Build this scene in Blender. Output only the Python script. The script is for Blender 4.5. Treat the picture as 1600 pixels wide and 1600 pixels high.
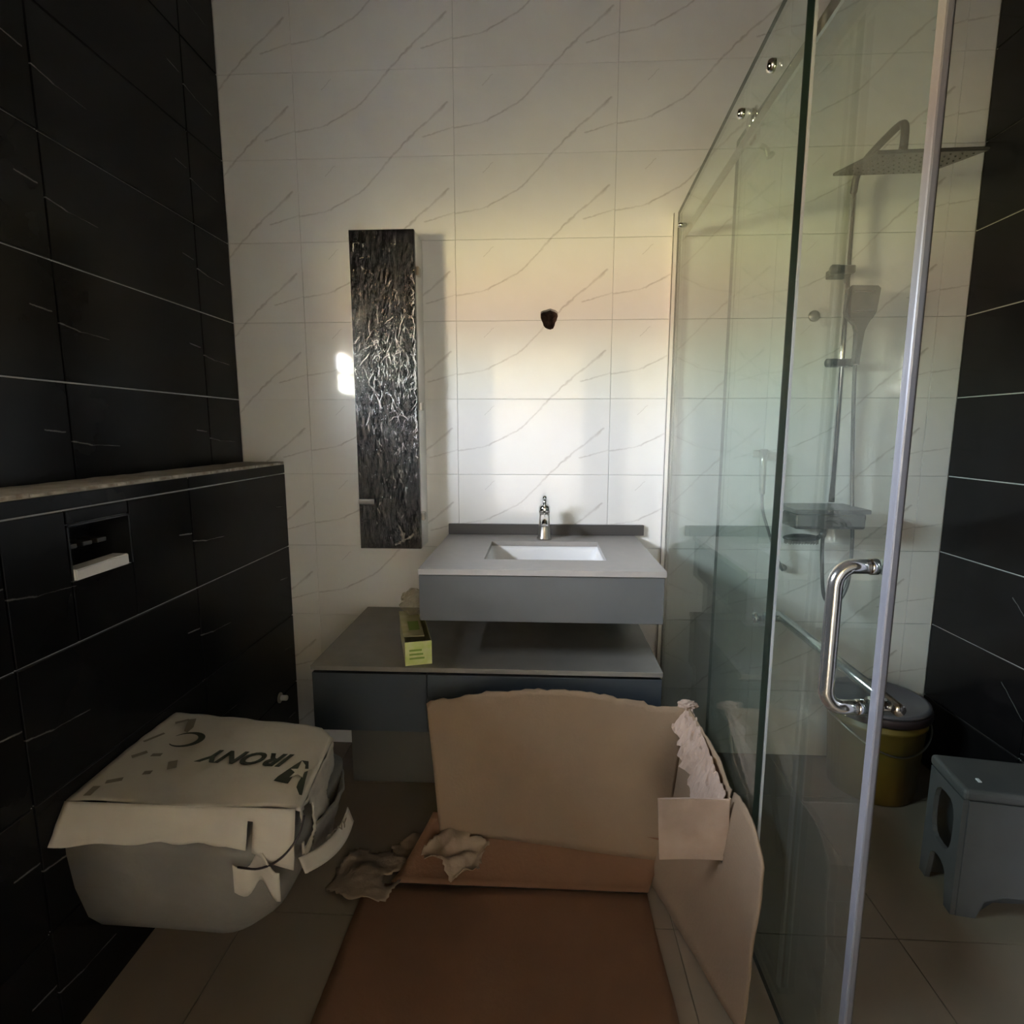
import bpy, bmesh, math, random
from mathutils import Vector, Matrix, noise
PI = math.pi
random.seed(7)
S = bpy.context.scene
for o in list(bpy.data.objects): bpy.data.objects.remove(o, do_unlink=True)
COL = S.collection
# ------------------------------------------------------------------ room measures (metres)
D = 2.04          # back wall
XL = -1.105       # left wall
XR = 1.428        # right wall
XC = -0.95        # face of the boxed-in cistern wall
YR = -0.85        # wall behind the camera
ZC = 2.95         # ceiling
WY0, WY1, WZ0, WZ1 = 0.36, 0.98, 1.43, 1.71   # small window high on the left wall
# ------------------------------------------------------------------ camera
cd = bpy.data.cameras.new('camera'); cam = bpy.data.objects.new('camera', cd); COL.objects.link(cam)
cam.location = (0, 0, 1.23)
cam.rotation_euler = (math.radians(90 - 8.31), 0, math.radians(2.91))
cd.sensor_width = 36; cd.lens = 36 * 876 / 1600; cd.clip_start = 0.01
S.camera = cam
# ------------------------------------------------------------------ world: sky over sunlit yellowish ground
W = bpy.data.worlds.new('world'); S.world = W; W.use_nodes = True
nt = W.node_tree; nt.nodes.clear()
wo = nt.nodes.new('ShaderNodeOutputWorld'); bg = nt.nodes.new('ShaderNodeBackground')
tc = nt.nodes.new('ShaderNodeTexCoord'); sp = nt.nodes.new('ShaderNodeSeparateXYZ'); rp = nt.nodes.new('ShaderNodeValToRGB')
mr = nt.nodes.new('ShaderNodeMapRange'); mr.inputs[1].default_value = -0.7; mr.inputs[2].default_value = 0.7
nt.links.new(tc.outputs['Generated'], sp.inputs[0]); nt.links.new(sp.outputs[2], mr.inputs[0]); nt.links.new(mr.outputs[0], rp.inputs[0])
nt.links.new(rp.outputs[0], bg.inputs[0]); nt.links.new(bg.outputs[0], wo.inputs[0])
WORLD_STOPS = [(-0.62, (.035, .025, .018)), (-0.40, (.085, .065, .04)), (-0.24, (.33, .28, .155)), (-0.13, (.98, .80, .40)),
               (-0.06, (.64, .40, .26)), (-0.01, (.62, .42, .28)), (0.05, (.80, .80, .62)), (0.14, (.96, 1.02, 1.16)), (0.5, (.96, 1.04, 1.22))]
el = rp.color_ramp.elements
while len(el) > 1: el.remove(el[-1])
for i, (p, c) in enumerate(WORLD_STOPS):
    e = el[0] if i == 0 else el.new((p + .7) / 1.4)
    e.position = (p + .7) / 1.4; e.color = (*c, 1)
bg.inputs[1].default_value = 30.0
# the window is the room's only daylight: tell the sampler where it is
pl = bpy.data.lights.new('window_portal', 'AREA'); pl.shape = 'RECTANGLE'; pl.size = WZ1 - WZ0; pl.size_y = WY1 - WY0
po = bpy.data.objects.new('window_portal', pl); COL.objects.link(po)
po.location = (XL - 0.13, (WY0 + WY1) / 2, (WZ0 + WZ1) / 2); po.rotation_euler = (0, -PI / 2, 0)
pl.cycles.is_portal = True
# second, smaller window in the room beyond the doorway
BW = (-2.75, -1.95, 1.0, 1.9)    # y0, y1, z0, z1 on the left wall of that room
YB = -3.6
p2 = bpy.data.lights.new('bedroom_portal', 'AREA'); p2.shape = 'RECTANGLE'; p2.size = BW[3] - BW[2]; p2.size_y = BW[1] - BW[0]
q2 = bpy.data.objects.new('bedroom_portal', p2); COL.objects.link(q2)
q2.location = (XL - .38, (BW[0] + BW[1]) / 2, (BW[2] + BW[3]) / 2); q2.rotation_euler = (0, -PI / 2, 0)
p2.cycles.is_portal = True
S.view_settings.view_transform = 'Standard'; S.view_settings.look = 'None'
S.view_settings.gamma = 1; S.view_settings.use_curve_mapping = False
S.view_settings.exposure = 2.9
S.cycles.transparent_max_bounces = 24

# ------------------------------------------------------------------ materials
class NT:
    def __init__(s, name):
        s.m = bpy.data.materials.new(name); s.m.use_nodes = True; s.t = s.m.node_tree; s.t.nodes.clear()
        s.out = s.t.nodes.new('ShaderNodeOutputMaterial')
    def n(s, typ, **kw):
        x = s.t.nodes.new(typ)
        for k, v in kw.items(): setattr(x, k, v)
        return x
    def l(s, a, b): s.t.links.new(a, b)
    def math(s, op, a, b=None, c=None, clamp=False):
        x = s.n('ShaderNodeMath', operation=op, use_clamp=clamp)
        for i, v in enumerate((a, b, c)):
            if v is None: continue
            if isinstance(v, (int, float)): x.inputs[i].default_value = v
            else: s.l(v, x.inputs[i])
        return x.outputs[0]
    def vm(s, op, a, b=None, scale=None):
        x = s.n('ShaderNodeVectorMath', operation=op)
        for i, v in enumerate((a, b)):
            if v is None: continue
            if isinstance(v, tuple): x.inputs[i].default_value = v
            else: s.l(v, x.inputs[i])
        if scale is not None:
            if isinstance(scale, (int, float)): x.inputs['Scale'].default_value = scale
            else: s.l(scale, x.inputs['Scale'])
        return x
    def mixc(s, f, a, b):
        x = s.n('ShaderNodeMix', data_type='RGBA')
        for i, v in ((0, f), (6, a), (7, b)):
            if isinstance(v, (int, float)): x.inputs[i].default_value = v
            elif isinstance(v, tuple): x.inputs[i].default_value = (*v, 1)
            else: s.l(v, x.inputs[i])
        return x.outputs[2]
    def noise(s, scale, detail=3, vec=None, rough=.5):
        x = s.n('ShaderNodeTexNoise'); x.inputs['Scale'].default_value = scale; x.inputs['Detail'].default_value = detail
        x.inputs['Roughness'].default_value = rough
        if vec is not None: s.l(vec, x.inputs['Vector'])
        return x
    def obj(s): return s.n('ShaderNodeTexCoord').outputs['Object']

def pbsdf(name, col, rough=.5, metal=0, col2=None, nscale=8, bump=0, bscale=60, spec=.5, coat=0, detail=4):
    t = NT(name); b = t.n('ShaderNodeBsdfPrincipled')
    b.inputs['Roughness'].default_value = rough; b.inputs['Metallic'].default_value = metal
    b.inputs['Specular IOR Level'].default_value = spec; b.inputs['Coat Weight'].default_value = coat
    if col2:
        nz = t.noise(nscale, detail, t.obj()); mp = t.n('ShaderNodeMapRange'); mp.inputs[1].default_value = .35; mp.inputs[2].default_value = .65
        t.l(nz.outputs[0], mp.inputs[0]); t.l(t.mixc(mp.outputs[0], col, col2), b.inputs['Base Color'])
    else: b.inputs['Base Color'].default_value = (*col, 1)
    if bump:
        nz = t.noise(bscale, 4, t.obj()); bp = t.n('ShaderNodeBump'); bp.inputs['Strength'].default_value = bump; bp.inputs['Distance'].default_value = .01
        t.l(nz.outputs[0], bp.inputs['Height']); t.l(bp.outputs[0], b.inputs['Normal'])
    t.l(b.outputs[0], t.out.inputs[0]); return t.m

def veined(name, base, base2, vein, segs, width, amp, rough, period=None, mindens=.25, spec=.5):
    """glazed tile with printed veins; segs are polylines in the tile's own (x, z) coordinates"""
    t = NT(name); b = t.n('ShaderNodeBsdfPrincipled'); b.inputs['Roughness'].default_value = rough; b.inputs['Specular IOR Level'].default_value = spec
    o = t.obj(); sx = t.n('ShaderNodeSeparateXYZ'); t.l(o, sx.inputs[0])
    cx = t.n('ShaderNodeCombineXYZ'); t.l(sx.outputs[0], cx.inputs[0]); t.l(sx.outputs[2], cx.inputs[1])
    p0 = cx.outputs[0]
    nz = t.noise(22, 4, p0, .6); d = t.vm('SUBTRACT', nz.outputs['Color'], (.5, .5, .5)); d = t.vm('SCALE', d.outputs[0], scale=amp)
    flat = t.vm('MULTIPLY', d.outputs[0], (1, 1, 0)); p = t.vm('ADD', p0, flat.outputs[0]).outputs[0]
    dist = None
    for a, c, s_ in segs:
        ba = (c[0] - a[0], c[1] - a[1], 0); L2 = ba[0] ** 2 + ba[1] ** 2
        pa = t.vm('SUBTRACT', p, (a[0], a[1], 0)).outputs[0]
        h = t.math('MULTIPLY', t.vm('DOT_PRODUCT', pa, ba).outputs['Value'], 1 / L2, clamp=True)
        q = t.vm('SCALE', (ba), scale=h) if False else None
        sc = t.n('ShaderNodeVectorMath', operation='SCALE'); sc.inputs[0].default_value = ba; t.l(h, sc.inputs['Scale'])
        ln = t.vm('LENGTH', t.vm('SUBTRACT', pa, sc.outputs[0]).outputs[0]).outputs['Value']
        ln = t.math('DIVIDE', ln, s_)
        dist = ln if dist is None else t.math('MINIMUM', dist, ln)
    n2 = t.noise(30, 3, p0, .6); w = t.math('MULTIPLY_ADD', n2.outputs[0], width * 1.6, width * .2)
    m = t.math('SUBTRACT', 1.0, t.math('DIVIDE', dist, w), clamp=True)
    n3 = t.noise(14, 2, p0); m = t.math('MULTIPLY', m, t.math('MULTIPLY_ADD', n3.outputs[0], 1.6, -.35 + mindens, clamp=True), clamp=True)
    n4 = t.noise(5, 4, p0); mp = t.n('ShaderNodeMapRange'); mp.inputs[1].default_value = .35; mp.inputs[2].default_value = .65; t.l(n4.outputs[0], mp.inputs[0])
    c = t.mixc(m, t.mixc(mp.outputs[0], base, base2), vein)
    t.l(c, b.inputs['Base Color']); t.l(b.outputs[0], t.out.inputs[0]); return t.m

def glassmat(name, tint=(.90, .945, .92), rough=.0, haze=0.02, hazecol=(.6, .65, .6)):
    """thin architectural pane: tinted see-through + angle dependent mirror, both sides alike"""
    t = NT(name); tr = t.n('ShaderNodeBsdfTransparent'); tr.inputs[0].default_value = (*tint, 1)
    gl = t.n('ShaderNodeBsdfGlossy'); gl.inputs['Roughness'].default_value = rough; gl.inputs[0].default_value = (1, 1, 1, 1)
    df = t.n('ShaderNodeBsdfDiffuse'); df.inputs[0].default_value = (*hazecol, 1)
    ge = t.n('ShaderNodeNewGeometry')
    c = t.math('ABSOLUTE', t.vm('DOT_PRODUCT', ge.outputs['Normal'], ge.outputs['Incoming']).outputs['Value'])
    f = t.math('MULTIPLY_ADD', t.math('POWER', t.math('SUBTRACT', 1.0, c, clamp=True), 5.0), .95, .045)
    m1 = t.n('ShaderNodeMixShader'); m1.inputs[0].default_value = haze; t.l(tr.outputs[0], m1.inputs[1]); t.l(df.outputs[0], m1.inputs[2])
    m2 = t.n('ShaderNodeMixShader'); t.l(f, m2.inputs[0]); t.l(m1.outputs[0], m2.inputs[1]); t.l(gl.outputs[0], m2.inputs[2])
    t.l(m2.outputs[0], t.out.inputs[0]); return t.m

def tp(x, y): return (x, y)
VW = [((.000, .085), (.110, .105), .8), ((.110, .105), (.230, .165), 1), ((.230, .165), (.330, .270), 1), ((.330, 0), (.395, .060), 1),
      ((.395, .060), (.525, .165), 1.2), ((.440, .060), (.545, .090), .7), ((.10, .215), (.13, .245), .35)]
VB = [((0, .135), (.06, .125), 1), ((.06, .125), (.15, .118), .4), ((.49, .16), (.545, .155), .8)]
VB2 = [((0, .15), (.05, .10), .9), ((.05, .10), (.08, .02), .8), ((.0, .02), (.06, .035), .8), ((.45, .2), (.54, .12), .5)]
M = {}
M['white_tile'] = veined('white_marble_tile', (.80, .79, .76), (.775, .765, .735), (.46, .43, .40), VW, .0046, .022, .065, mindens=.12)
M['black_tile'] = veined('black_marble_tile', (.006, .006, .0065), (.009, .0085, .009), (.22, .21, .20), VB, .0024, .012, .24, mindens=.35, spec=.14)
M['black_tile2'] = veined('black_marble_tile_vertical_vein', (.008, .007, .0075), (.011, .0095, .010), (.22, .22, .22), VB2, .0028, .014, .16, mindens=.2, spec=.25)
M['white_grout'] = pbsdf('white_grout', (.62, .60, .58), .85)
M['pale_grout'] = pbsdf('pale_grout', (.76, .75, .71), .8)
M['floor_tile'] = pbsdf('beige_floor_tile', (.250, .192, .145), .38, col2=(0.218, 0.178, 0.129), nscale=3)
M['floor_grout'] = pbsdf('floor_grout', (.15, .125, .095), .9)
M['plaster'] = pbsdf('plaster', (.72, .68, .60), .9)
M['wood_ceiling'] = pbsdf('brown_ceiling', (0.182, 0.140, 0.105), .7)
M['cement'] = pbsdf('rough_cement', (.40, .36, .31), .9, col2=(.30, .27, .23), nscale=20, bump=.6, bscale=50)
M['adhesive'] = pbsdf('tile_adhesive', (.62, .58, .52), .9, col2=(.30, .25, .20), nscale=30, bump=.5)
M['black_plastic'] = pbsdf('black_plastic', (.012, .012, .013), .35)
M['white_plastic'] = pbsdf('white_plastic', (.80, .79, .80), .4)
M['grey_laminate'] = pbsdf('grey_laminate', (0.353, 0.326, 0.301), .35, col2=(0.326, 0.306, 0.284), nscale=30)  # same laminate as the front, paler: light on the top is in the colour
M['grey_laminate_front'] = pbsdf('grey_laminate_front', (0.092, 0.097, 0.098), .45, col2=(0.086, 0.091, 0.092), nscale=12)  # darker copy of the worktop laminate, shade of the front in its colour
M['dark_laminate'] = pbsdf('dark_laminate', (.050, .046, .045), .4)
M['navy_laminate'] = pbsdf('dark_blue_laminate', (.036, .045, .054), .45)
M['bench_top'] = pbsdf('bench_top_laminate', (0.192, 0.179, 0.156), .4, col2=(0.166, 0.155, 0.137), nscale=14)
M['ceramic'] = pbsdf('white_ceramic', (.84, .83, .82), .12, coat=.3)
M['chrome'] = pbsdf('chrome', (.78, .77, .75), .08, 1)
M['brushed'] = pbsdf('brushed_nickel', (.50, .47, .42), .28, 1)
M['gunmetal'] = pbsdf('gunmetal', (.10, .095, .09), .35, .7)
M['black_gloss'] = pbsdf('gloss_black_door', (.006, .006, .007), .15, spec=.25)
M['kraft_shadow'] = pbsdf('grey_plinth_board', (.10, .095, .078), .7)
M['white_paint'] = pbsdf('white_lacquer', (.80, .79, .76), .3)
M['alu'] = pbsdf('white_aluminium', (.78, .76, .72), .3, .2)
def sealmat():
    t = NT('milky_seal_strip'); tr = t.n('ShaderNodeBsdfTransparent'); b = t.n('ShaderNodeBsdfPrincipled')
    b.inputs['Base Color'].default_value = (.34, .34, .39, 1); b.inputs['Roughness'].default_value = .28; b.inputs['Metallic'].default_value = .3
    m = t.n('ShaderNodeMixShader'); m.inputs[0].default_value = .62; t.l(tr.outputs[0], m.inputs[1]); t.l(b.outputs[0], m.inputs[2]); t.l(m.outputs[0], t.out.inputs[0]); return t.m
M['seal'] = sealmat()
M['satin'] = pbsdf('satin_chrome', (.84, .82, .78), .15, .95)
M['glass'] = glassmat('clear_shower_glass')
M['glass_edge'] = pbsdf('dark_green_glass_edge', (.012, .022, .016), .15)
M['glass_edge_pale'] = pbsdf('polished_glass_arris', (.34, .36, .36), .35)
M['window_glass'] = glassmat('window_glass', (.95, .96, .95), haze=0)
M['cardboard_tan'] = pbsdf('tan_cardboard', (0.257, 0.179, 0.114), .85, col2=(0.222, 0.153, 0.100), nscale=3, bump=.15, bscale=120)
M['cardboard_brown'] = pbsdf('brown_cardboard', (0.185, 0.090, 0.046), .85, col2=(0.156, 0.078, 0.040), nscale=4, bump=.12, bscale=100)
M['cardboard_pink'] = pbsdf('torn_paper_liner', (0.416, 0.312, 0.248), .9, col2=(0.352, 0.256, 0.200), nscale=14, bump=.3)
M['tan_paper'] = pbsdf('crumpled_tan_paper', (.30, .22, .155), .9, col2=(.24, .175, .12), nscale=10, bump=.4, bscale=40)
M['carton_white'] = pbsdf('off_white_carton', (0.551, 0.502, 0.424), .6, col2=(0.485, 0.435, 0.365), nscale=5, bump=.2, bscale=30)
M['foam_wrap'] = pbsdf('grey_white_foam_wrap', (0.221, 0.206, 0.184), .7, col2=(0.179, 0.166, 0.148), nscale=7, bump=.3, bscale=25)
M['green_ink'] = pbsdf('dark_green_ink', (.028, .034, .018), .6)
M['faded_ink'] = pbsdf('faded_brown_ink', (.20, .17, .125), .7)
M['hole_dark'] = pbsdf('dark_masonry', (.035, .018, .012), .95, col2=(.06, .03, .02), nscale=60, bump=.8)
M['yellow_plastic'] = pbsdf('yellow_plastic', (0.129, 0.097, 0.013), .4, col2=(0.107, 0.061, 0.009), nscale=4)
M['bucket_lid'] = pbsdf('mauve_grey_lid', (0.105, 0.096, 0.108), .35)
M['bucket_rim'] = pbsdf('dark_rim', (.03, .02, .022), .4)
M['grey_plastic'] = pbsdf('grey_plastic', (0.084, 0.084, 0.084), .55, col2=(0.075, 0.075, 0.075), nscale=9)
M['lime_card'] = pbsdf('lime_printed_card', (.50, .58, .16), .55, col2=(.62, .64, .30), nscale=30)
M['olive_card'] = pbsdf('olive_printed_card', (.40, .38, .18), .6, col2=(.50, .46, .28), nscale=25)
M['lime_ink'] = pbsdf('green_print', (.22, .33, .05), .6)
def filmmat(name='crumpled_clear_film', mix=.045, rg=.07):
    t = NT(name); tr = t.n('ShaderNodeBsdfTransparent'); gl = t.n('ShaderNodeBsdfGlossy'); gl.inputs['Roughness'].default_value = rg
    gl.inputs[0].default_value = (1, 1, 1, 1)
    o = t.obj(); st = t.n('ShaderNodeMapping'); st.inputs['Scale'].default_value = (1, 1, .42); t.l(o, st.inputs[0])
    nz = t.noise(42, 5, st.outputs[0], .62); nz.inputs['Distortion'].default_value = 1.4
    bp = t.n('ShaderNodeBump'); bp.inputs['Strength'].default_value = 1.0; bp.inputs['Distance'].default_value = .012
    bp.inputs['Distance'].default_value = .0055; t.l(nz.outputs[0], bp.inputs['Height']); t.l(bp.outputs[0], gl.inputs['Normal'])
    m = t.n('ShaderNodeMixShader'); m.inputs[0].default_value = mix; t.l(tr.outputs[0], m.inputs[1]); t.l(gl.outputs[0], m.inputs[2])
    t.l(m.outputs[0], t.out.inputs[0]); return t.m
M['film'] = filmmat(); M['film_fold'] = filmmat('film_crease', .55, .16)
M['bag'] = glassmat('crumpled_bag', (.80, .77, .68), .25, .35, (.5, .45, .36))

# ------------------------------------------------------------------ mesh helpers
def link(name, bm, mat, parent=None, smooth=False, loc=None, mats=None):
    me = bpy.data.meshes.new(name); bmesh.ops.recalc_face_normals(bm, faces=bm.faces); bm.to_mesh(me); bm.free()
    for m_ in (mats or [mat]): me.materials.append(m_)
    if smooth:
        for p in me.polygons: p.use_smooth = True
    o = bpy.data.objects.new(name, me); COL.objects.link(o)
    if loc: o.location = loc
    if parent: o.parent = parent
    return o
def box(bm, x0, x1, y0, y1, z0, z1, bev=0, seg=2):
    r = bmesh.ops.create_cube(bm, size=1); vs = r['verts']
    for v in vs: v.co = Vector(((x0 + x1) / 2 + v.co.x * (x1 - x0), (y0 + y1) / 2 + v.co.y * (y1 - y0), (z0 + z1) / 2 + v.co.z * (z1 - z0)))
    if bev:
        es = list({e for v in vs for e in v.link_edges})
        bmesh.ops.bevel(bm, geom=es, offset=bev, segments=seg, affect='EDGES', profile=.5)
def bx(*a, **k):
    bm = bmesh.new(); box(bm, *a, **k); return bm
def tube(bm, pts, r, n=12, caps=True):
    pts = [Vector(p) for p in pts]; rings = []
    rr = r if isinstance(r, (list, tuple)) else [r] * len(pts)
    t0 = (pts[1] - pts[0]).normalized(); up = Vector((0, 0, 1)) if abs(t0.z) < .9 else Vector((1, 0, 0))
    nrm = t0.cross(up).normalized()
    for i, p in enumerate(pts):
        t = (pts[min(i + 1, len(pts) - 1)] - pts[max(i - 1, 0)]).normalized()
        nrm = (nrm - t * nrm.dot(t)).normalized(); b = t.cross(nrm)
        rings.append([bm.verts.new(p + (nrm * math.cos(2 * PI * k / n) + b * math.sin(2 * PI * k / n)) * rr[i]) for k in range(n)])
    for a, b in zip(rings, rings[1:]):
        for k in range(n): bm.faces.new((a[k], a[(k + 1) % n], b[(k + 1) % n], b[k]))
    if caps: bm.faces.new(rings[0][::-1]); bm.faces.new(rings[-1])
def tb(*a, **k):
    bm = bmesh.new(); tube(bm, *a, **k); return bm
def smoothpath(pts, sub=6):
    pts = [Vector(p) for p in pts]; out = []
    P = [pts[0] * 2 - pts[1]] + pts + [pts[-1] * 2 - pts[-2]]
    for i in range(1, len(P) - 2):
        for k in range(sub):
            t = k / sub; a, b, c, d = P[i - 1:i + 3]
            out.append(.5 * ((2 * b) + (c - a) * t + (2 * a - 5 * b + 4 * c - d) * t * t + (3 * b - a - 3 * c + d) * t ** 3))
    out.append(pts[-1]); return out
def lathe(bm, prof, c=(0, 0, 0), n=32, axis='z'):
    rings = []
    for r, h in prof:
        ring = []
        for k in range(n):
            a = 2 * PI * k / n; u, v = r * math.cos(a), r * math.sin(a)
            p = {'z': (u, v, h), 'x': (h, u, v), 'y': (u, h, v)}[axis]
            ring.append(bm.verts.new(Vector(p) + Vector(c)))
        rings.append(ring)
    for a, b in zip(rings, rings[1:]):
        for k in range(n): bm.faces.new((a[k], a[(k + 1) % n], b[(k + 1) % n], b[k]))
    bm.faces.new(rings[0][::-1]); bm.faces.new(rings[-1])
def lt(*a, **k):
    bm = bmesh.new(); lathe(bm, *a, **k); return bm
def prism(bm, poly, fn, t0, t1):
    """extrude a 2-D outline; fn(u, v, t) -> xyz"""
    a = [bm.verts.new(fn(u, v, t0)) for u, v in poly]; b = [bm.verts.new(fn(u, v, t1)) for u, v in poly]
    n = len(poly); bm.faces.new(a); bm.faces.new(b[::-1])
    for i in range(n): bm.faces.new((a[i], b[i], b[(i + 1) % n], a[(i + 1) % n]))
def sheet(fn, nu, nv, thick, keep=None, jag=None):
    """surface grid fn(u,v)->xyz with thickness"""
    bm = bmesh.new(); g = [[bm.verts.new(fn(i / nu, j / nv)) for j in range(nv + 1)] for i in range(nu + 1)]
    for i in range(nu):
        for j in range(nv):
            if keep and not keep((i + .5) / nu, (j + .5) / nv): continue
            bm.faces.new((g[i][j], g[i + 1][j], g[i + 1][j + 1], g[i][j + 1]))
    for v in [v for v in bm.verts if not v.link_faces]: bm.verts.remove(v)
    bmesh.ops.recalc_face_normals(bm, faces=bm.faces)
    bmesh.ops.solidify(bm, geom=bm.faces[:], thickness=thick)
    return bm
def empty(name, loc, label, cat, group=None, rot=None):
    o = bpy.data.objects.new(name, None); COL.objects.link(o); o.location = loc; o.empty_display_size = .05
    if rot: o.rotation_euler = rot
    o['label'] = label; o['category'] = cat
    if group: o['group'] = group
    return o
def tag(o, label, cat, group=None):
    o['label'] = label; o['category'] = cat
    if group: o['group'] = group
    return o
def struct(o): o['kind'] = 'structure'; return o
def place(o, root):
    """parent built in world coordinates under a root, keeping its place"""
    o.parent = root; bpy.context.view_layer.update()
    o.matrix_parent_inverse = root.matrix_world.inverted(); return o
def P(root, name, bm, mat, smooth=False, mats=None):
    """part built in world coordinates: re-based on the root's location"""
    off = root.location
    for v in bm.verts: v.co -= off
    return link(name, bm, mat, root, smooth, mats=mats)
def boolean(o, cutter):
    m = o.modifiers.new('b', 'BOOLEAN'); m.object = cutter; m.operation = 'DIFFERENCE'; m.solver = 'EXACT'
    bpy.context.view_layer.update(); dg = bpy.context.evaluated_depsgraph_get()
    me = bpy.data.meshes.new_from_object(o.evaluated_get(dg)); o.modifiers.clear(); o.data = me

# ------------------------------------------------------------------ tiled walls
TH = .27; TW = .545; Z0 = -.01   # joints at Z0 + k*TH
cache = {}
def tiles(parent, org, rz, us, z_rng, gap, mat, holes=(), th=.008, name='tile', zs=None):
    """us: joint positions along the wall; org + rz put local x/-y/z on the wall; each tile is its own object"""
    zs = zs or [Z0 + TH * k for k in range(0, 13)]
    ca, sa = math.cos(rz), math.sin(rz)
    def put(u0, u1, a0, a1, b0, b1, nu, nz):
        key = (mat.name, round(u0 - nu, 4), round(u1 - nu, 4), round(b0 - nz, 4), round(b1 - nz, 4), gap, th)
        if key not in cache:
            bm = bmesh.new(); box(bm, u0 - nu + gap / 2, u1 - nu - gap / 2, -th, 0, b0 - nz + gap / 2, b1 - nz - gap / 2)
            es = [e for e in bm.edges if all(v.co.y < -th * .5 for v in e.verts)]
            bmesh.ops.bevel(bm, geom=es, offset=.0012 if gap > .002 else .0005, segments=1, affect='EDGES')
            me = bpy.data.meshes.new(name); bmesh.ops.recalc_face_normals(bm, faces=bm.faces); bm.to_mesh(me); bm.free(); me.materials.append(mat); cache[key] = me
        o = bpy.data.objects.new(name, cache[key]); COL.objects.link(o)
        o.location = (org[0] + ca * nu, org[1] + sa * nu, nz); o.rotation_euler = (0, 0, rz); o.parent = parent
        return o
    out = []
    for i in range(len(us) - 1):
        for k in range(len(zs) - 1):
            a0, a1, b0, b1 = us[i], us[i + 1], max(zs[k], z_rng[0]), min(zs[k + 1], z_rng[1])
            if b1 - b0 < .012: continue
            nu = us[i + 1] - TW if i == 0 else us[i]
            rects = [(a0, a1, b0, b1)]
            for (h0, h1, g0, g1) in holes:
                new = []
                for (p0, p1, q0, q1) in rects:
                    if h0 >= p1 or h1 <= p0 or g0 >= q1 or g1 <= q0: new.append((p0, p1, q0, q1)); continue
                    if p0 < h0: new.append((p0, h0, q0, q1))
                    if p1 > h1: new.append((h1, p1, q0, q1))
                    m0, m1 = max(p0, h0), min(p1, h1)
                    if q0 < g0: new.append((m0, m1, q0, g0))
                    if q1 > g1: new.append((m0, m1, g1, q1))
                rects = new
            for r in rects:
                if r[1] - r[0] > .012 and r[3] - r[2] > .012: out.append((put(r[0], r[1], 0, 0, r[2], r[3], nu, zs[k]), r))
    return out
def steps(a, first, step, b):
    r = [a]; x = first
    while x < b - .02: r.append(x); x += step
    r.append(b); return r

# back wall: surface of the tiles at Y = D
wb = struct(link('wall_back', bx(XL - .3, XR + .3, D + .007, D + .16, -.1, ZC + .1), M['pale_grout']))
vj = [-1.105, -.845, -.30, .245, .79, 1.335, 1.428]
btiles = tiles(wb, (0, D + .008, 0), 0, vj, (0, ZC), .0011, M['white_tile'])
# ragged hole broken through the tiles for a wall lamp
bm = bmesh.new(); pts = []
for k in range(22):
    a = 2 * PI * k / 22; r = .030 + .006 * noise.noise(Vector((math.cos(a) * 1.7, math.sin(a) * 1.7, 3.1))) + .003 * math.sin(3 * a)
    pts.append((.026 + r * math.cos(a) * 1.0, 1.617 + r * math.sin(a) * 1.12))
prism(bm, pts, lambda u, v, t: (u, t, v), D - .05, D + .06)
cut = link('cutter', bm, M['hole_dark'])
for o, r in btiles:
    if r[0] < .08 and r[1] > -.03 and r[2] < 1.67 and r[3] > 1.56:
        bpy.context.view_layer.update(); o.data = o.data.copy(); boolean(o, cut)
boolean(wb, cut); bpy.data.objects.remove(cut, do_unlink=True)
bm = bmesh.new()      # rough cup of masonry inside the hole
rings = []
for (s, y) in ((1.03, D + .010), (1.0, D + .03), (.85, D + .052), (.4, D + .057)):
    rings.append([bm.verts.new((.026 + (u - .026) * s, y + .003 * noise.noise(Vector((u * 90, v * 90, y * 50))), 1.617 + (v - 1.617) * s)) for u, v in pts])
for a, b in zip(rings, rings[1:]):
    for k in range(22): bm.faces.new((a[k], a[(k + 1) % 22], b[(k + 1) % 22], b[k]))
bm.faces.new(rings[-1])
h = link('hole_lining', bm, M['hole_dark'], wb); h['label'] = 'ragged dark hole broken through the tiles for a lamp'

# left wall with the small deep window (four slabs round the opening)
T = .15
bm = bmesh.new(); x0, x1 = XL - .007 - T, XL - .007
box(bm, x0, x1, YR - .2, WY0, -.1, ZC + .1); box(bm, x0, x1, WY1, D + .007, -.1, ZC + .1)
box(bm, x0, x1, WY0, WY1, -.1, WZ0); box(bm, x0, x1, WY0, WY1, WZ1, ZC + .1)
wl = struct(link('wall_left', bm, M['white_grout']))
us = [YR, 1.28 - .56 * 3, 1.28 - .56 * 2, 1.28 - .56, 1.28, 1.84, D]
tiles(wl, (XL - .008, 0, 0), PI / 2, us, (0, ZC), .004, M['black_tile'], holes=[(WY0, WY1, WZ0, WZ1)])
# window frame, mullion, panes
wf = bmesh.new(); fx0, fx1 = XL - .12, XL - .08; f = .028
box(wf, fx0, fx1, WY0, WY0 + f, WZ0, WZ1); box(wf, fx0, fx1, WY1 - f, WY1, WZ0, WZ1)
box(wf, fx0, fx1, WY0 + f, WY1 - f, WZ0, WZ0 + f); box(wf, fx0, fx1, WY0 + f, WY1 - f, WZ1 - f, WZ1)
zm = (WZ0 + WZ1) / 2; box(wf, fx0 + .004, fx1 - .004, WY0 + f, WY1 - f, zm - .012, zm + .012)
win = struct(link('window_1', wf, M['white_paint']))
for a, b in ((WZ0 + f, zm - .012), (zm + .012, WZ1 - f)):
    link('pane', bx(XL - .102, XL - .098, WY0 + f, WY1 - f, a, b), M['window_glass'], win)

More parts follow.
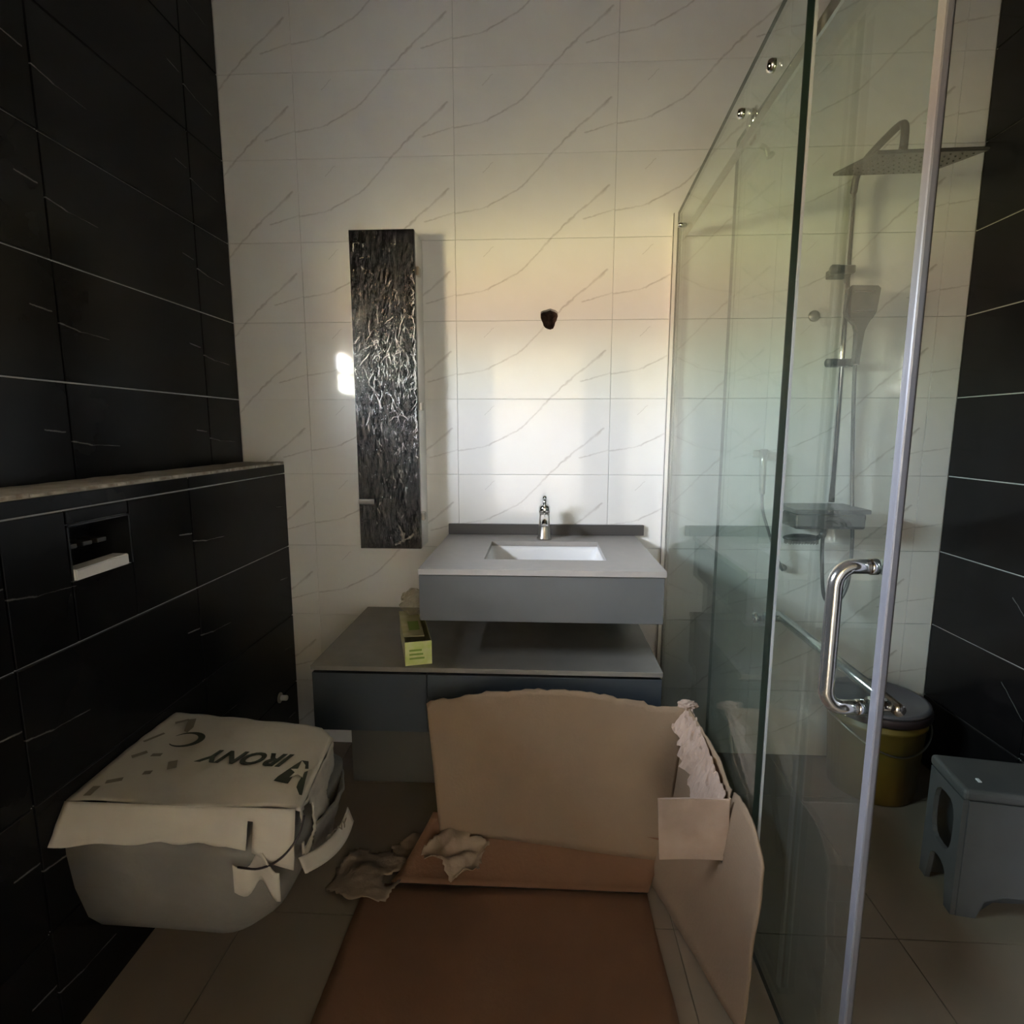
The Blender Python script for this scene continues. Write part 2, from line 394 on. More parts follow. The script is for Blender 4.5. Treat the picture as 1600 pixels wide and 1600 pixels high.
# right wall
wr = struct(link('wall_right', bx(XR + .007, XR + .16, YR - .2, D + .007, -.1, ZC + .1), M['white_grout']))
tiles(wr, (XR + .008, 0, 0), -PI / 2, [-D, -1.62, -1.075, -.53, .015, .56, -YR], (0, ZC), .004, M['black_tile2'])
# wall behind the camera, with an open doorway to the next room
DRX0, DRX1, DRZ = -.45, .40, 2.0
bm = bmesh.new(); y0, y1 = YR - .15, YR - .007
box(bm, XL - .2, DRX0, y0, y1, -.1, ZC + .1); box(bm, DRX1, XR + .2, y0, y1, -.1, ZC + .1); box(bm, DRX0, DRX1, y0, y1, DRZ, ZC + .1)
wk = struct(link('wall_rear', bm, M['pale_grout']))
tiles(wk, (0, YR - .008, 0), PI, [-1.428, -1.0, -.455, .09, .635, 1.105], (0, ZC), .0011, M['white_tile'], holes=[(-DRX1, -DRX0, 0, DRZ)])
bm = bmesh.new(); box(bm, DRX0, DRX0 + .03, YR - .17, YR + .02, 0, DRZ); box(bm, DRX1 - .03, DRX1, YR - .17, YR + .02, 0, DRZ); box(bm, DRX0, DRX1, YR - .17, YR + .02, DRZ - .03, DRZ)
struct(link('door_1', bm, M['dark_laminate']))
# plain room beyond the doorway with its window
bm = bmesh.new(); x0, x1 = XL - .3, XR + .3; yq = YR - .15
box(bm, x1, x1 + .1, YB - .1, yq, -.1, 2.8); box(bm, x0 - .1, x1, YB - .1, YB, -.1, 2.8)
box(bm, x0 - .1, x0, YB, BW[0], -.1, 2.8); box(bm, x0 - .1, x0, BW[1], yq, -.1, 2.8)
box(bm, x0 - .1, x0, BW[0], BW[1], -.1, BW[2]); box(bm, x0 - .1, x0, BW[0], BW[1], BW[3], 2.8)
box(bm, x0 - .1, x1 + .1, YB - .1, yq, 2.8, 2.9); struct(link('wall_bedroom', bm, M['plaster']))
struct(link('floor_bedroom', bx(x0, x1, YB, YR - .2, -.1, -.001), M['floor_tile']))
wf = bmesh.new(); a0, a1, c0, c1 = BW; w0, w1 = x0 - .07, x0 - .03
box(wf, w0, w1, a0, a0 + .03, c0, c1); box(wf, w0, w1, a1 - .03, a1, c0, c1); box(wf, w0, w1, a0, a1, c0, c0 + .03); box(wf, w0, w1, a0, a1, c1 - .03, c1)
w2 = struct(link('window_2', wf, M['white_paint'])); link('pane', bx(x0 - .052, x0 - .048, a0 + .03, a1 - .03, c0 + .03, c1 - .03), M['window_glass'], w2)
# ceiling
struct(link('ceiling', bx(XL - .2, XR + .2, YR - .2, D + .1, ZC, ZC + .1), M['wood_ceiling']))
# unseen eave added outside to cut high sky light from the small window
struct(link('trim_1', bx(XL - .45, XL - T - .008, WY0 - .6, WY1 + .6, WZ1 + .18, WZ1 + .24), M['wood_ceiling']))
# floor with large tiles
fl = struct(link('floor', bx(XL - .2, XR + .2, YR - .2, D + .1, -.12, -.0025), M['floor_grout']))
fx = [XL, -.74, -.20, .34, .88, XR]; fy = [YR, -.37, .17, .71, 1.25, 1.79, D]
for i in range(5):
    for j in range(6):
        bm = bmesh.new(); box(bm, fx[i] + .0015, fx[i + 1] - .0015, fy[j] + .0015, fy[j + 1] - .0015, -.011, 0)
        link('tile', bm, M['floor_tile'], fl)

# ------------------------------------------------------------------ boxed-in cistern wall with ledge
# carcass, with a recess for the flush plate
HY0, HY1, HZ0, HZ1 = 1.062, 1.235, .925, 1.040
bm = bmesh.new(); cx0, cx1 = XL, XC - .007
box(bm, cx0, cx1, YR, HY0, 0, 1.100); box(bm, cx0, cx1, HY1, D - .0005, 0, 1.100)
box(bm, cx0, cx1, HY0, HY1, 0, HZ0); box(bm, cx0, cx1, HY0, HY1, HZ1, 1.100)
wc = struct(link('wall_cistern', bm, M['white_grout']))
tiles(wc, (XC - .008, 0, 0), PI / 2, [YR, .92 - 1.09, .92 - .545, .92, 1.465, D], (0, 1.106), .004, M['black_tile'], holes=[(HY0, HY1, HZ0, HZ1)],
      zs=[Z0 + TH * k - .005 + (0.006 if k == 4 else 0) for k in range(0, 6)])
# rough cement top with chipped front edge
bm = bmesh.new(); ny = 90; x0_, x1_ = XL + .0005, XC - .002; ys = [YR + (D - .001 - YR) * i / ny for i in range(ny + 1)]
top = [[bm.verts.new((x0_ + (x1_ - x0_) * j / 6, y, 1.1135 + .0022 * noise.noise(Vector((y * 16, j * .8, 0))))) for j in range(7)] for y in ys]
low = [[bm.verts.new((x0_ + (x1_ - x0_) * j / 6, y, 1.1005)) for j in range(7)] for y in ys]
for i in range(ny):
    for j in range(6):
        bm.faces.new((top[i][j], top[i][j + 1], top[i + 1][j + 1], top[i + 1][j])); bm.faces.new((low[i][j], low[i][j + 1], low[i + 1][j + 1], low[i + 1][j]))
    bm.faces.new((top[i][6], low[i][6], low[i + 1][6], top[i + 1][6])); bm.faces.new((top[i][0], low[i][0], low[i + 1][0], top[i + 1][0]))
o = link('ledge_top', bm, M['cement'], wc); o['label'] = 'rough bare cement top of the ledge'
bm = bmesh.new(); y = .6
while y < D - .02:
    L = random.uniform(.02, .11); a = random.uniform(.002, .006); yy = min(y + L, D - .004)
    box(bm, XC - .009, XC - .0005, y, yy, 1.1055, 1.1085 + a, bev=.001, seg=1); y = yy + random.uniform(.001, .010)
o = link('adhesive_bead', bm, M['adhesive'], wc); o['kind'] = 'stuff'; o['label'] = 'chipped pale tile adhesive along the ledge edge'

# flush opening
fr = empty('flush_opening', (XC, 1.148, HZ0), 'dark recessed flush opening with a white plastic lip in the black tiled ledge wall', 'flush plate')
bm = bmesh.new()
box(bm, XC - .10, XC - .096, HY0 - .004, HY1 + .004, HZ0 - .004, HZ1 + .004)
P(fr, 'back_plate', bm, M['black_plastic'])
bm = bmesh.new()
box(bm, XC - .10, XC + .001, HY0, HY0 + .004, HZ0, HZ1); box(bm, XC - .10, XC + .001, HY1 - .004, HY1, HZ0, HZ1)
box(bm, XC - .10, XC + .001, HY0, HY1, HZ1 - .004, HZ1); P(fr, 'sleeve', bm, M['black_plastic'])
bm = bmesh.new(); prism(bm, [(HY0 + .004, .9255), (HY1 - .022, .9265), (HY1 - .022, .951), (HY0 + .004, .948)], lambda u, v, t: (t, u, v), XC - .03, XC + .008)
bmesh.ops.bevel(bm, geom=bm.edges[:], offset=.002, segments=2, affect='EDGES')
o = P(fr, 'lip', bm, M['white_plastic']); o['label'] = 'white plastic lip'
for i in range(3):
    bm = bx(XC - .07, XC - .02, HY0 + .02 + .04 * i, HY0 + .045 + .04 * i, .985, .995, bev=.002); P(fr, 'lever', bm, M['gunmetal'])
# small capped pipe near the corner
vt = empty('pipe_cap', (XC, 1.892, .258), 'small pale pipe cap low on the black ledge wall near the white wall', 'pipe cap')
P(vt, 'flange', lt([(.019, 0), (.019, .003), (.011, .006)], (XC, 1.892, .258), 20, 'x'), M['brushed'], True)
P(vt, 'cap', lt([(.010, .004), (.010, .026), (.008, .029)], (XC, 1.892, .258), 14, 'x'), M['white_plastic'], True)

# ------------------------------------------------------------------ mirror cabinet in cling film
cb = empty('mirror_cabinet', (-.525, D, .815), 'tall narrow black mirror cabinet wrapped in crumpled clear film beside the basin', 'cabinet')
bm = bmesh.new(); cz0, cz1 = .816, 1.877; cxa, cxb = -.633, -.417; cya = 1.935
box(bm, cxa, cxb, cya, D - .0005, cz0, cz1, bev=.002); P(cb, 'body', bm, M['white_paint'])
P(cb, 'door', bx(cxa, cxb, 1.915, 1.933, cz0, cz1, bev=.0015), M['black_gloss'])
bm = bx(-.632, -.578, 1.904, 1.915, .975, .992, bev=.003); o = P(cb, 'door_handle', bm, M['brushed'])
for z in (.93, 1.31, 1.75):
    P(cb, 'hinge', bx(-.417, -.405, 1.925, 1.955, z - .014, z + .014, bev=.002), M['brushed'])
def film(u, v):
    x = cxa - .003 + (cxb - cxa + .007) * u; z = cz0 - .004 + (cz1 - cz0 + .008) * v
    k = .5 + .5 * math.sin(PI * min(max((v - .12) / .75, 0), 1))
    q = Vector((x * 22, z * 7, 1.7)); d = .004 * noise.noise(q) + .006 * k * abs(noise.noise(Vector((x * 60 + 2 * math.sin(z * 9), z * 22, 4))))
    return (x, 1.909 - d * (.2 if u in (0, 1) else 1), z)
bm = bmesh.new(); nu, nv = 60, 220
g = [[bm.verts.new(film(i / nu, j / nv)) for j in range(nv + 1)] for i in range(nu + 1)]
for i in range(nu):
    for j in range(nv): bm.faces.new((g[i][j], g[i + 1][j], g[i + 1][j + 1], g[i][j + 1]))
# film wraps a little round the right-hand edge
for j in range(nv):
    a = g[nu][j].co; b = g[nu][j + 1].co
    v1 = bm.verts.new((cxb + .0045 + .001 * math.sin(j), 1.945, a.z)); v2 = bm.verts.new((cxb + .0045 + .001 * math.sin(j + 1), 1.945, b.z))
    bm.faces.new((g[nu][j], v1, v2, g[nu][j + 1]))
o = P(cb, 'plastic_film', bm, M['film'], True); o['label'] = 'crumpled shiny clear film'
# sharp creases of the film: tight folds standing up from it
random.seed(21); bm = bmesh.new()
for i in range(210):
    zc = random.gauss(1.42, .15) if i < 150 else random.uniform(.9, 1.84)
    xc = random.choice([random.gauss(-.475, .022), random.gauss(-.475, .022), random.uniform(-.625, -.425), random.gauss(-.555, .02), -.421])
    if not (.84 < zc < 1.85 and -.628 < xc < -.4195): continue
    L = random.uniform(.012, .06) * (1.0 if abs(zc - 1.42) < .2 else .5); a = random.gauss(PI / 2, .45); pts_ = []
    for k in range(7):
        t = (k / 6 - .5) * L; w = .004 * noise.noise(Vector((i * 3.3, k * .7, 0)))
        x = xc + math.cos(a) * t - math.sin(a) * w * 1.5; z = zc + math.sin(a) * t + math.cos(a) * w
        pts_.append((min(max(x, -.632), -.4175), 1.9005 - .002 * random.random(), z))
    q = random.uniform(.0006, .0013); tube(bm, smoothpath(pts_, 2), [q * math.sin(PI * (j + .6) / 13.2) + .0001 for j in range(13)], 6)
o = P(cb, 'film_crease', bm, M['film_fold'], True); o['kind'] = 'stuff'; o['label'] = 'bright sharp creases of the film'
# twisted film tail at the bottom right
bm = bmesh.new()
for (p, q, r) in (((-.49, .90), (-.475, .845), .012), ((-.475, .85), (-.44, .872), .008), ((-.478, .852), (-.505, .835), .007)):
    tube(bm, smoothpath([(p[0], 1.9, p[1]), ((p[0] + q[0]) / 2 + .006, 1.893, (p[1] + q[1]) / 2), (q[0], 1.9, q[1])], 4), [r * .3] * 4 + [r] * 1 + [r * .5] * 4, 7)
P(cb, 'film_tail', bm, M['bag'], True)

# ------------------------------------------------------------------ basin unit
X0, X1 = -.337, .362
cab = empty('basin_cabinet', (0, D, .70), 'wall-hung grey cabinet under the basin worktop', 'cabinet')
P(cab, 'drawer_front', bx(X0 + .001, X1 - .022, 1.502, 1.520, .700, .832, bev=.0012), M['grey_laminate_front'])
P(cab, 'side_panel', bx(X0 + .004, X0 + .022, 1.521, D - .0005, .702, .8335), M['grey_laminate_front'])
P(cab, 'side_panel', bx(X1 - .042, X1 - .024, 1.521, D - .0005, .702, .8335), M['grey_laminate_front'])
P(cab, 'bottom_panel', bx(X0 + .023, X1 - .043, 1.521, D - .0005, .702, .718), M['dark_laminate'])
P(cab, 'drain_outlet', lt([(.013, .684), (.013, .7015)], (.02, 1.60, 0), 16), M['black_plastic'], True)
ct = empty('basin_worktop', (0, D, .85), 'grey worktop with a sunken white rectangular basin', 'worktop')
bm = bmesh.new(); zt, zb = .85, .834; BX0, BX1, BY0, BY1 = -.166, .196, 1.625, 1.90
box(bm, X0, BX0, 1.497, D - .0005, zb, zt); box(bm, BX1, X1 - .018, 1.497, D - .0005, zb, zt)
box(bm, BX0, BX1, 1.497, BY0, zb, zt); box(bm, BX0, BX1, BY1, D - .0005, zb, zt)
bmesh.ops.remove_doubles(bm, verts=bm.verts, dist=1e-5)
P(ct, 'top_slab', bm, M['grey_laminate'])
# trim line under the slab
bm = bmesh.new()  # basin bowl with sloping sides
def ring(x0, x1, y0, y1, z, r, n=5):
    o_ = []
    for (cx, cy, a0) in ((x1 - r, y1 - r, 0), (x0 + r, y1 - r, PI / 2), (x0 + r, y0 + r, PI), (x1 - r, y0 + r, 1.5 * PI)):
        for k in range(n + 1):
            a = a0 + PI / 2 * k / n; o_.append(bm.verts.new((cx + r * math.cos(a), cy + r * math.sin(a), z)))
    return o_
RR = [ring(BX0 - .02, BX1 + .02, BY0 - .02, BY1 + .02, zb, .03), ring(BX0 - .003, BX1 + .003, BY0 - .003, BY1 + .003, zb, .016), ring(BX0 + .002, BX1 - .002, BY0 + .002, BY1 - .002, zb - .012, .02),
      ring(BX0 + .022, BX1 - .022, BY0 + .018, BY1 - .02, zb - .095, .03), ring(BX0 + .045, BX1 - .045, BY0 + .04, BY1 - .045, zb - .106, .03), ring(-.01, .04, 1.74, 1.79, zb - .110, .02)]
for a, b in zip(RR, RR[1:]):
    for k in range(len(a)): bm.faces.new((a[k], a[(k + 1) % len(a)], b[(k + 1) % len(b)], b[k]))
bm.faces.new(RR[-1])
o = P(ct, 'basin', bm, M['ceramic'], True); o['label'] = 'sunken white ceramic basin'
P(ct, 'drain', lt([(.022, .7245), (.022, .728), (.012, .7295)], (.015, 1.765, 0), 20), M['chrome'], True)
P(ct, 'backsplash', bx(-.337, .376, D - .018, D - .0005, .8505, .888, bev=.001), M['dark_laminate'])
# faucet
fa = empty('basin_faucet', (.015, 1.948, .85), 'chrome single-lever tap standing behind the basin', 'tap')
fxx, fyy = .015, 1.948
P(fa, 'body', lt([(.026, .8502), (.026, .856), (.0225, .862), (.0195, .90), (.0175, .935), (.019, .945)], (fxx, fyy, 0), 24), M['brushed'], True)
P(fa, 'spout', tb(smoothpath([(fxx, fyy - .008, .925), (fxx, fyy - .05, .935), (fxx, fyy - .095, .93), (fxx, fyy - .108, .915)], 5), [.0135] * 10 + [.0125] * 6, 14), M['chrome'], True)
P(fa, 'cartridge_cap', lt([(.019, .9455), (.0205, .952), (.020, .966), (.013, .974)], (fxx, fyy, 0), 24), M['chrome'], True)
P(fa, 'lever', tb([(fxx, fyy, .970), (fxx, fyy - .008, .985), (fxx, fyy - .03, .999), (fxx, fyy - .045, 1.003)], [.007, .008, .0075, .006], 12), M['chrome'], True)

# ------------------------------------------------------------------ low drawer bench
be = empty('drawer_bench', (-.15, D, .36), 'long low dark wall-hung drawer bench below the basin', 'bench')
bxa, bxb = -.656, .345
P(be, 'top_panel', bx(bxa, bxb, 1.497, D - .0005, .548, .562, bev=.001), M['bench_top'])
P(be, 'carcass', bx(bxa + .004, bxb - .004, 1.522, D - .0005, .366, .5475), M['dark_laminate'])
P(be, 'plinth', bx(bxa + .002, bxb - .02, 1.80, D - .0005, 0.0005, .3655), M['kraft_shadow'])  # added grey board filling the space under the bench
P(be, 'drawer_front', bx(bxa + .001, -.322, 1.503, 1.521, .362, .538, bev=.001), M['navy_laminate'])
P(be, 'drawer_front', bx(-.319, bxb - .001, 1.503, 1.521, .362, .538, bev=.001), M['navy_laminate'])
P(be, 'back_panel', bx(-.335, .300, D - .016, D - .0005, .5625, .699), M['dark_laminate'])

# open little box on the bench (pale lime print), turned a little
pk = empty('faucet_carton', (-.345, 1.515, .5625), 'small open lime-green printed carton lying on the low bench left of the basin cabinet', 'carton', rot=(0, 0, .30))
L_, w_, h_ = .27, .076, .070
def local(name, bm, mat, **k): return link(name, bm, mat, pk, **k)
bm = bmesh.new(); box(bm, -w_ / 2, w_ / 2, 0, .002, 0, h_, bev=.0006); o = local('end_flap', bm, M['lime_card']); o['label'] = 'bright lime end face with green print'
bm = bmesh.new(); box(bm, -w_ / 2, -w_ / 2 + .002, .002, L_, 0, h_); box(bm, w_ / 2 - .002, w_ / 2, .002, L_, 0, h_); box(bm, -w_ / 2, w_ / 2, .002, L_, 0, .002)
box(bm, -w_ / 2, w_ / 2, L_ - .002, L_, 0, h_)
local('tray', bm, M['olive_card'])
bm = bmesh.new(); prism(bm, [(-w_ / 2 - .002, .035), (w_ / 2 - .018, .028), (w_ / 2 - .02, L_), (-w_ / 2 - .002, L_)], lambda u, v, t: (u, v, t + .02 * (1 - (v / L_)) * 0 + .012), h_ - .008, h_ - .006)
local('lid', bm, M['olive_card'])
for z in (.018, .030, .042):
    bm = bx(-.026, .022 - z * .3, -.0012, 0.0, z, z + .005); local('print_line', bm, M['lime_ink'])
bm = bx(-.02, .012, .08, .16, h_ + .0062, h_ + .0066); local('print_patch', bm, M['lime_ink'])
bg_ = bmesh.new(); bmesh.ops.create_icosphere(bg_, subdivisions=4, radius=1)
for v in bg_.verts:
    c = v.co.copy(); k = 1 + .28 * noise.noise(c * 2.2) + .12 * abs(noise.noise(c * 6))
    v.co = Vector((c.x * .045 * k, c.y * .045 * k, c.z * .040 * k + .001))
    v.co += Vector((0, 0, .042))
    if v.co.z < .001: v.co.z = .001
tag(link('plastic_bag', bg_, M['bag'], None, False, loc=(-.402, 1.735, .5625 + h_ + .0065)), 'crumpled translucent bag lying on the lime-green carton', 'bag')

# ------------------------------------------------------------------ toilet wrapped in carton
tl = empty('wrapped_toilet', (XC, 1.14, .15), 'wall-hung toilet wrapped in a torn off-white printed carton below the flush opening', 'toilet')
# bowl under wrap: rings of a rounded D outline
bm = bmesh.new(); prof = [(.155, -.64, 1.045, 1.235), (.162, -.60, 1.03, 1.255), (.21, -.555, 1.005, 1.28), (.30, -.505, .985, 1.30), (.385, -.480, .975, 1.305), (.42, -.480, .975, 1.305)]
rs = []
for (z, xf, ya, yb) in prof:
    r = []; rc = .07
    pts2 = [(XC, ya), (XC + .15, ya)]
    pts2 += [(xf - rc + rc * math.sin(a), ya + rc - rc * math.cos(a)) for a in [PI / 2 * k / 6 for k in range(7)]]
    pts2 += [(xf - rc + rc * math.cos(a), yb - rc + rc * math.sin(a)) for a in [PI / 2 * k / 6 for k in range(7)]]
    pts2 += [(XC + .15, yb), (XC, yb)]
    for (x, y) in pts2:
        q = noise.noise(Vector((x * 14, y * 14, z * 9))) * .006
        r.append(bm.verts.new((max(x + q, XC + .0005), y + q, z + (0 if z < .16 else q * .5))))
    rs.append(r)
for a, b in zip(rs, rs[1:]):
    for k in range(len(a)): bm.faces.new((a[k], a[(k + 1) % len(a)], b[(k + 1) % len(b)], b[k]))
bm.faces.new(rs[0][::-1]); bm.faces.new(rs[-1])
o = P(tl, 'bowl', bm, M['foam_wrap'], True); o['label'] = 'bowl shape under greyish white wrap'
# lower collar of foam peeking out on the right
def collar(u, v):
    a = -.5 + u * 1.9; x = -.585 + .135 * math.cos(a) * (1 - .30 * v); y = 1.14 + .175 * math.sin(a) * (1 - .22 * v)
    return (x + .006 * noise.noise(Vector((u * 9, v * 4, 0))), y, .405 - .135 * v + .012 * noise.noise(Vector((u * 6, v * 6, 5))))
P(tl, 'foam_collar', sheet(collar, 26, 8, .006), M['foam_wrap'], True)
# carton cover: top sheet
TZ = .500
TP = [(-.9485, 1.335), (-.545, 1.285), (-.497, 1.24), (-.490, 1.06), (-.470, 1.005), (-.50, .985), (-.85, .985), (-.9485, .975)]
def cov(u, v):   # u from wall to front, v near->far
    xa = XC + .0015; near = .985 + .006 * math.sin(u * 9); far = 1.330 - .05 * u
    xe = -.468 - .03 * v if v < .85 else -.50 - .04 * (v - .85) / .15
    x = xa + (xe - xa) * u; y = near + (far - near) * v
    z = TZ + .006 * noise.noise(Vector((x * 7, y * 7, 2))) + .003 * noise.noise(Vector((x * 25, y * 25, 2))) - .008 * (1 - v) ** 3
    z -= .004 * max(0, u - .9) / .1
    return (x, y, z)
P(tl, 'carton_top', sheet(cov, 40, 30, .003), M['carton_white'], True)
# near side flap hanging down, flaring at the left, with a ragged lower edge
def nearflap(u, v):
    x = XC + .0015 + (-.478 - XC) * u; lo = .428 + .01 * noise.noise(Vector((u * 8, 1, 1)))
    if u > .72: lo -= .05 * (u - .72) / .28
    top = TZ - .0075
    z = top + (lo - top) * v; y = .984 - .022 * v * (1 + 1.2 * (1 - u) ** 3) + .006 * noise.noise(Vector((u * 9, v * 3, 7))) * v
    return (x, y, z)
P(tl, 'front_flap', sheet(nearflap, 40, 10, .003, keep=lambda u, v: not (.80 < u < .822 and v > .25)), M['carton_white'], True)
# end face, torn open with a curling tongue
def endface(u, v):
    y = .992 + (1.245 - .992) * u; z = TZ - .018 - .115 * v + .006 * noise.noise(Vector((u * 6, v * 5, 3)))
    x = -.468 - .03 * u + .012 * v * math.sin(u * PI) - .004 + .004 * noise.noise(Vector((u * 10, v * 8, 9)))
    return (x, y, z)
def ek(u, v): return not (((u - .13) / .13) ** 2 + ((v - .42) / .38) ** 2 < 1) and not (v > .82 + .14 * math.sin(u * 14))
P(tl, 'end_flap', sheet(endface, 36, 18, .003, keep=ek), M['carton_white'], True)
def tongue(u, v):
    a = u * 1.7; y = .985 + .17 * u; x = -.478 + .040 * math.sin(a) + .012 * v; z = .385 - .07 * math.sin(a) * .6 - .035 * v + .03 * u * u
    return (x, y, z)
P(tl, 'torn_tongue', sheet(tongue, 18, 5, .003), M['carton_white'], True)
P(tl, 'strap', tb(smoothpath([(-.585, .955, .385), (-.54, .950, .388), (-.50, .957, .405), (-.470, .972, .44), (-.462, .99, .475)], 6), .0022, 6), M['bucket_rim'], True)
def tear(u, v):
    return (-.60 + .10 * u, .962 + .012 * math.sin(u * 5), .385 - .06 * v - .02 * math.sin(u * 8) + .015 * u)
o = P(tl, 'torn_scrap', sheet(tear, 14, 6, .003), M['carton_white'], True)
# printing on the carton (flat print, lying on the card)
def text(root, s, size, mat, name='lettering', shear=0, bold=0, ext=.0004):
    cu = bpy.data.curves.new('t', 'FONT'); cu.body = s; cu.size = size; cu.shear = shear; cu.offset = bold; cu.extrude = ext; cu.resolution_u = 4
    cu.align_x = 'LEFT'; to = bpy.data.objects.new('t', cu); COL.objects.link(to); bpy.context.view_layer.update()
    me = bpy.data.meshes.new_from_object(to.evaluated_get(bpy.context.evaluated_depsgraph_get())); bpy.data.objects.remove(to, do_unlink=True)
    me.materials.clear(); me.materials.append(mat)
    o = bpy.data.objects.new(name, me); COL.objects.link(o); o.parent = root; return o
tx = text(tl, 'IRONY', .064, M['green_ink'], shear=.25, bold=.0018)
ang = PI - .05
tx.location = Vector((-.548, 1.146, TZ + .0045)) - tl.location; tx.rotation_euler = (0, 0, ang); tx.scale = (1, 1, 1); tx['label'] = 'dark green printed word'
def flatpoly(root, name, pts, z, mat, th=.0006):
    bm = bmesh.new(); prism(bm, pts, lambda u, v, t: (u, v, t), z, z + th); return P(root, name, bm, mat)
EA = [(-.553, 1.053), (-.551, 1.067), (-.533, 1.109), (-.524, 1.127), (-.52, 1.095), (-.519, 1.045)]
EB = [(-.524, 1.127), (-.508, 1.124), (-.497, 1.097), (-.487, 1.057), (-.474, 1.010), (-.480, 1.011), (-.496, 1.034), (-.499, 1.05), (-.500, 1.083), (-.509, 1.110)]
ES = (-.511, 1.086)
# emblem: dark V-like mark with a pale star in it
o = flatpoly(tl, 'emblem', EA, TZ + .0040, M['green_ink']); o['label'] = 'dark green V-shaped printed emblem'
flatpoly(tl, 'emblem', EB, TZ + .0040, M['green_ink'])
star = []
for k in range(10):
    q = .024 if k % 2 == 0 else .010; a = k * PI / 5 + .35; star.append((ES[0] + q * math.cos(a), ES[1] + q * 1.1 * math.sin(a)))
flatpoly(tl, 'star', star, TZ + .0048, M['carton_white'])
# ring mark beyond the word
bm = bmesh.new(); rv = []
for k in range(23):
    a = -2.4 + k * .23; rr = .036; w = .007 * math.sin(PI * k / 22) + .001
    cx, cy = -.835, 1.195
    rv.append((bm.verts.new((cx + (rr + w) * math.cos(a), cy + (rr + w) * .8 * math.sin(a), TZ + .0052)), bm.verts.new((cx + (rr - w) * math.cos(a), cy + (rr - w) * .8 * math.sin(a), TZ + .0052))))
for a, b in zip(rv, rv[1:]): bm.faces.new((a[0], b[0], b[1], a[1]))
P(tl, 'ring_mark', bm, M['green_ink'])
flatpoly(tl, 'ring_tail', [(-.850, 1.225), (-.862, 1.232), (-.885, 1.285), (-.868, 1.29), (-.85, 1.25)], TZ + .005, M['faded_ink'])
for (x, y, w, d, r) in ((-.885, 1.035, .030, .012, .4), (-.905, 1.000, .014, .03, .1), (-.90, 1.13, .03, .012, .8), (-.915, 1.20, .045, .008, 1.0), (-.86, 1.13, .022, .010, .1), (-.835, 1.065, .016, .012, .2), (-.80, 1.095, .018, .03, .5), (-.895, 1.275, .03, .01, .6)):
    c_, s_ = math.cos(r), math.sin(r)
    flatpoly(tl, 'print_mark', [(x + c_ * a * w / 2 - s_ * b * d / 2, y + s_ * a * w / 2 + c_ * b * d / 2) for a, b in ((-1, -1), (1, -1), (1, 1), (-1, 1))], TZ + .0052, M['faded_ink'])
st = text(tl, 'IRONY', .022, M['faded_ink'], shear=.25, bold=.0005)
st.location = Vector((-.452, 1.06, .352)) - tl.location; st.rotation_euler = (PI / 2 - .2, 0, PI / 2 - .35)

# ------------------------------------------------------------------ opened carton on the floor
cn = empty('opened_carton', (-.05, 1.2, 0), 'large opened brown cardboard carton spread on the floor and leaning up against the bench', 'carton')
def base(u, v):   # floor panel running to the lens, curling up at the far end
    xl = -.478 + .012 * v; xr = .300 - .008 * v + .006 * noise.noise(Vector((v * 6, 0, 0)))
    x = xl + (xr - xl) * u; s = v * 1.28; y0 = .30
    y = y0 + s; z = .004 + .003 * abs(noise.noise(Vector((x * 4, y * 4, 0))))
    return (x, min(y, 1.35), z)
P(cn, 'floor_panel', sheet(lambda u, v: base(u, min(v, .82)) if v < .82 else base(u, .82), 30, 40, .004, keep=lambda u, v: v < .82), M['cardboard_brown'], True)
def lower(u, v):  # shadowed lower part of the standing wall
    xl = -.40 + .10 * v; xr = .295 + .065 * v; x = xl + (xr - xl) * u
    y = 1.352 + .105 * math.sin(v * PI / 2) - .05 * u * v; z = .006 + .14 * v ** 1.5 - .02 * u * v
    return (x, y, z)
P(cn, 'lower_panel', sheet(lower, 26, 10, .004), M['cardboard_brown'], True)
def backp(u, v):
    xl = -.278 - .030 * v; xr = .345 + .055 * v; x = xl + (xr - xl) * u
    bot = .105 - .045 * u; top = .487 + .045 * math.sin(PI * min(u * 1.15, 1)) ** .8 + .008 * noise.noise(Vector((u * 14, 0, 0))) + .006 * noise.noise(Vector((u * 50, 0, 0))) + .004 * noise.noise(Vector((u * 120, 4, 0)))
    top += .010 * u
    z = bot + (top - bot) * v
    y = 1.436 - .05 * u * (1 - v) * .6 + .014 * math.sin(v * PI) * math.sin(u * PI) + .012 * noise.noise(Vector((u * 2, v * 2, 8))) + .03 * v * (1 - u) * 0
    return (x, y, z)
o = P(cn, 'back_panel', sheet(backp, 60, 24, .004), M['cardboard_tan'], True); o['label'] = 'tan standing panel with a torn top edge'
def sidep(u, v):   # u: from the back corner toward the lens; v: floor -> top
    y = 1.440 - (.445 - .01 * (1 - v)) * u; tx_ = .402 + .036 * min(u * 2.5, 1); bx_ = .296 + .125 * u
    top = .495 - .07 * min(u / .55, 1) ** 1.2 + .022 * math.sin(PI * max(0, u - .55) / .45) - .03 * max(0, (u - .85) / .15) ** 2
    x = bx_ + (tx_ - bx_) * v ** .7 + .008 * noise.noise(Vector((u * 3, v * 3, 2)))
    return (x, y, .006 + (top - .006) * v + .004 * noise.noise(Vector((u * 30, 0, 1))) * v)
o = P(cn, 'side_panel', sheet(sidep, 50, 22, .004, keep=lambda u, v: not (abs(u - .60 - .05 * (1 - v)) < .012 and v > .60)), M['cardboard_tan'], True)
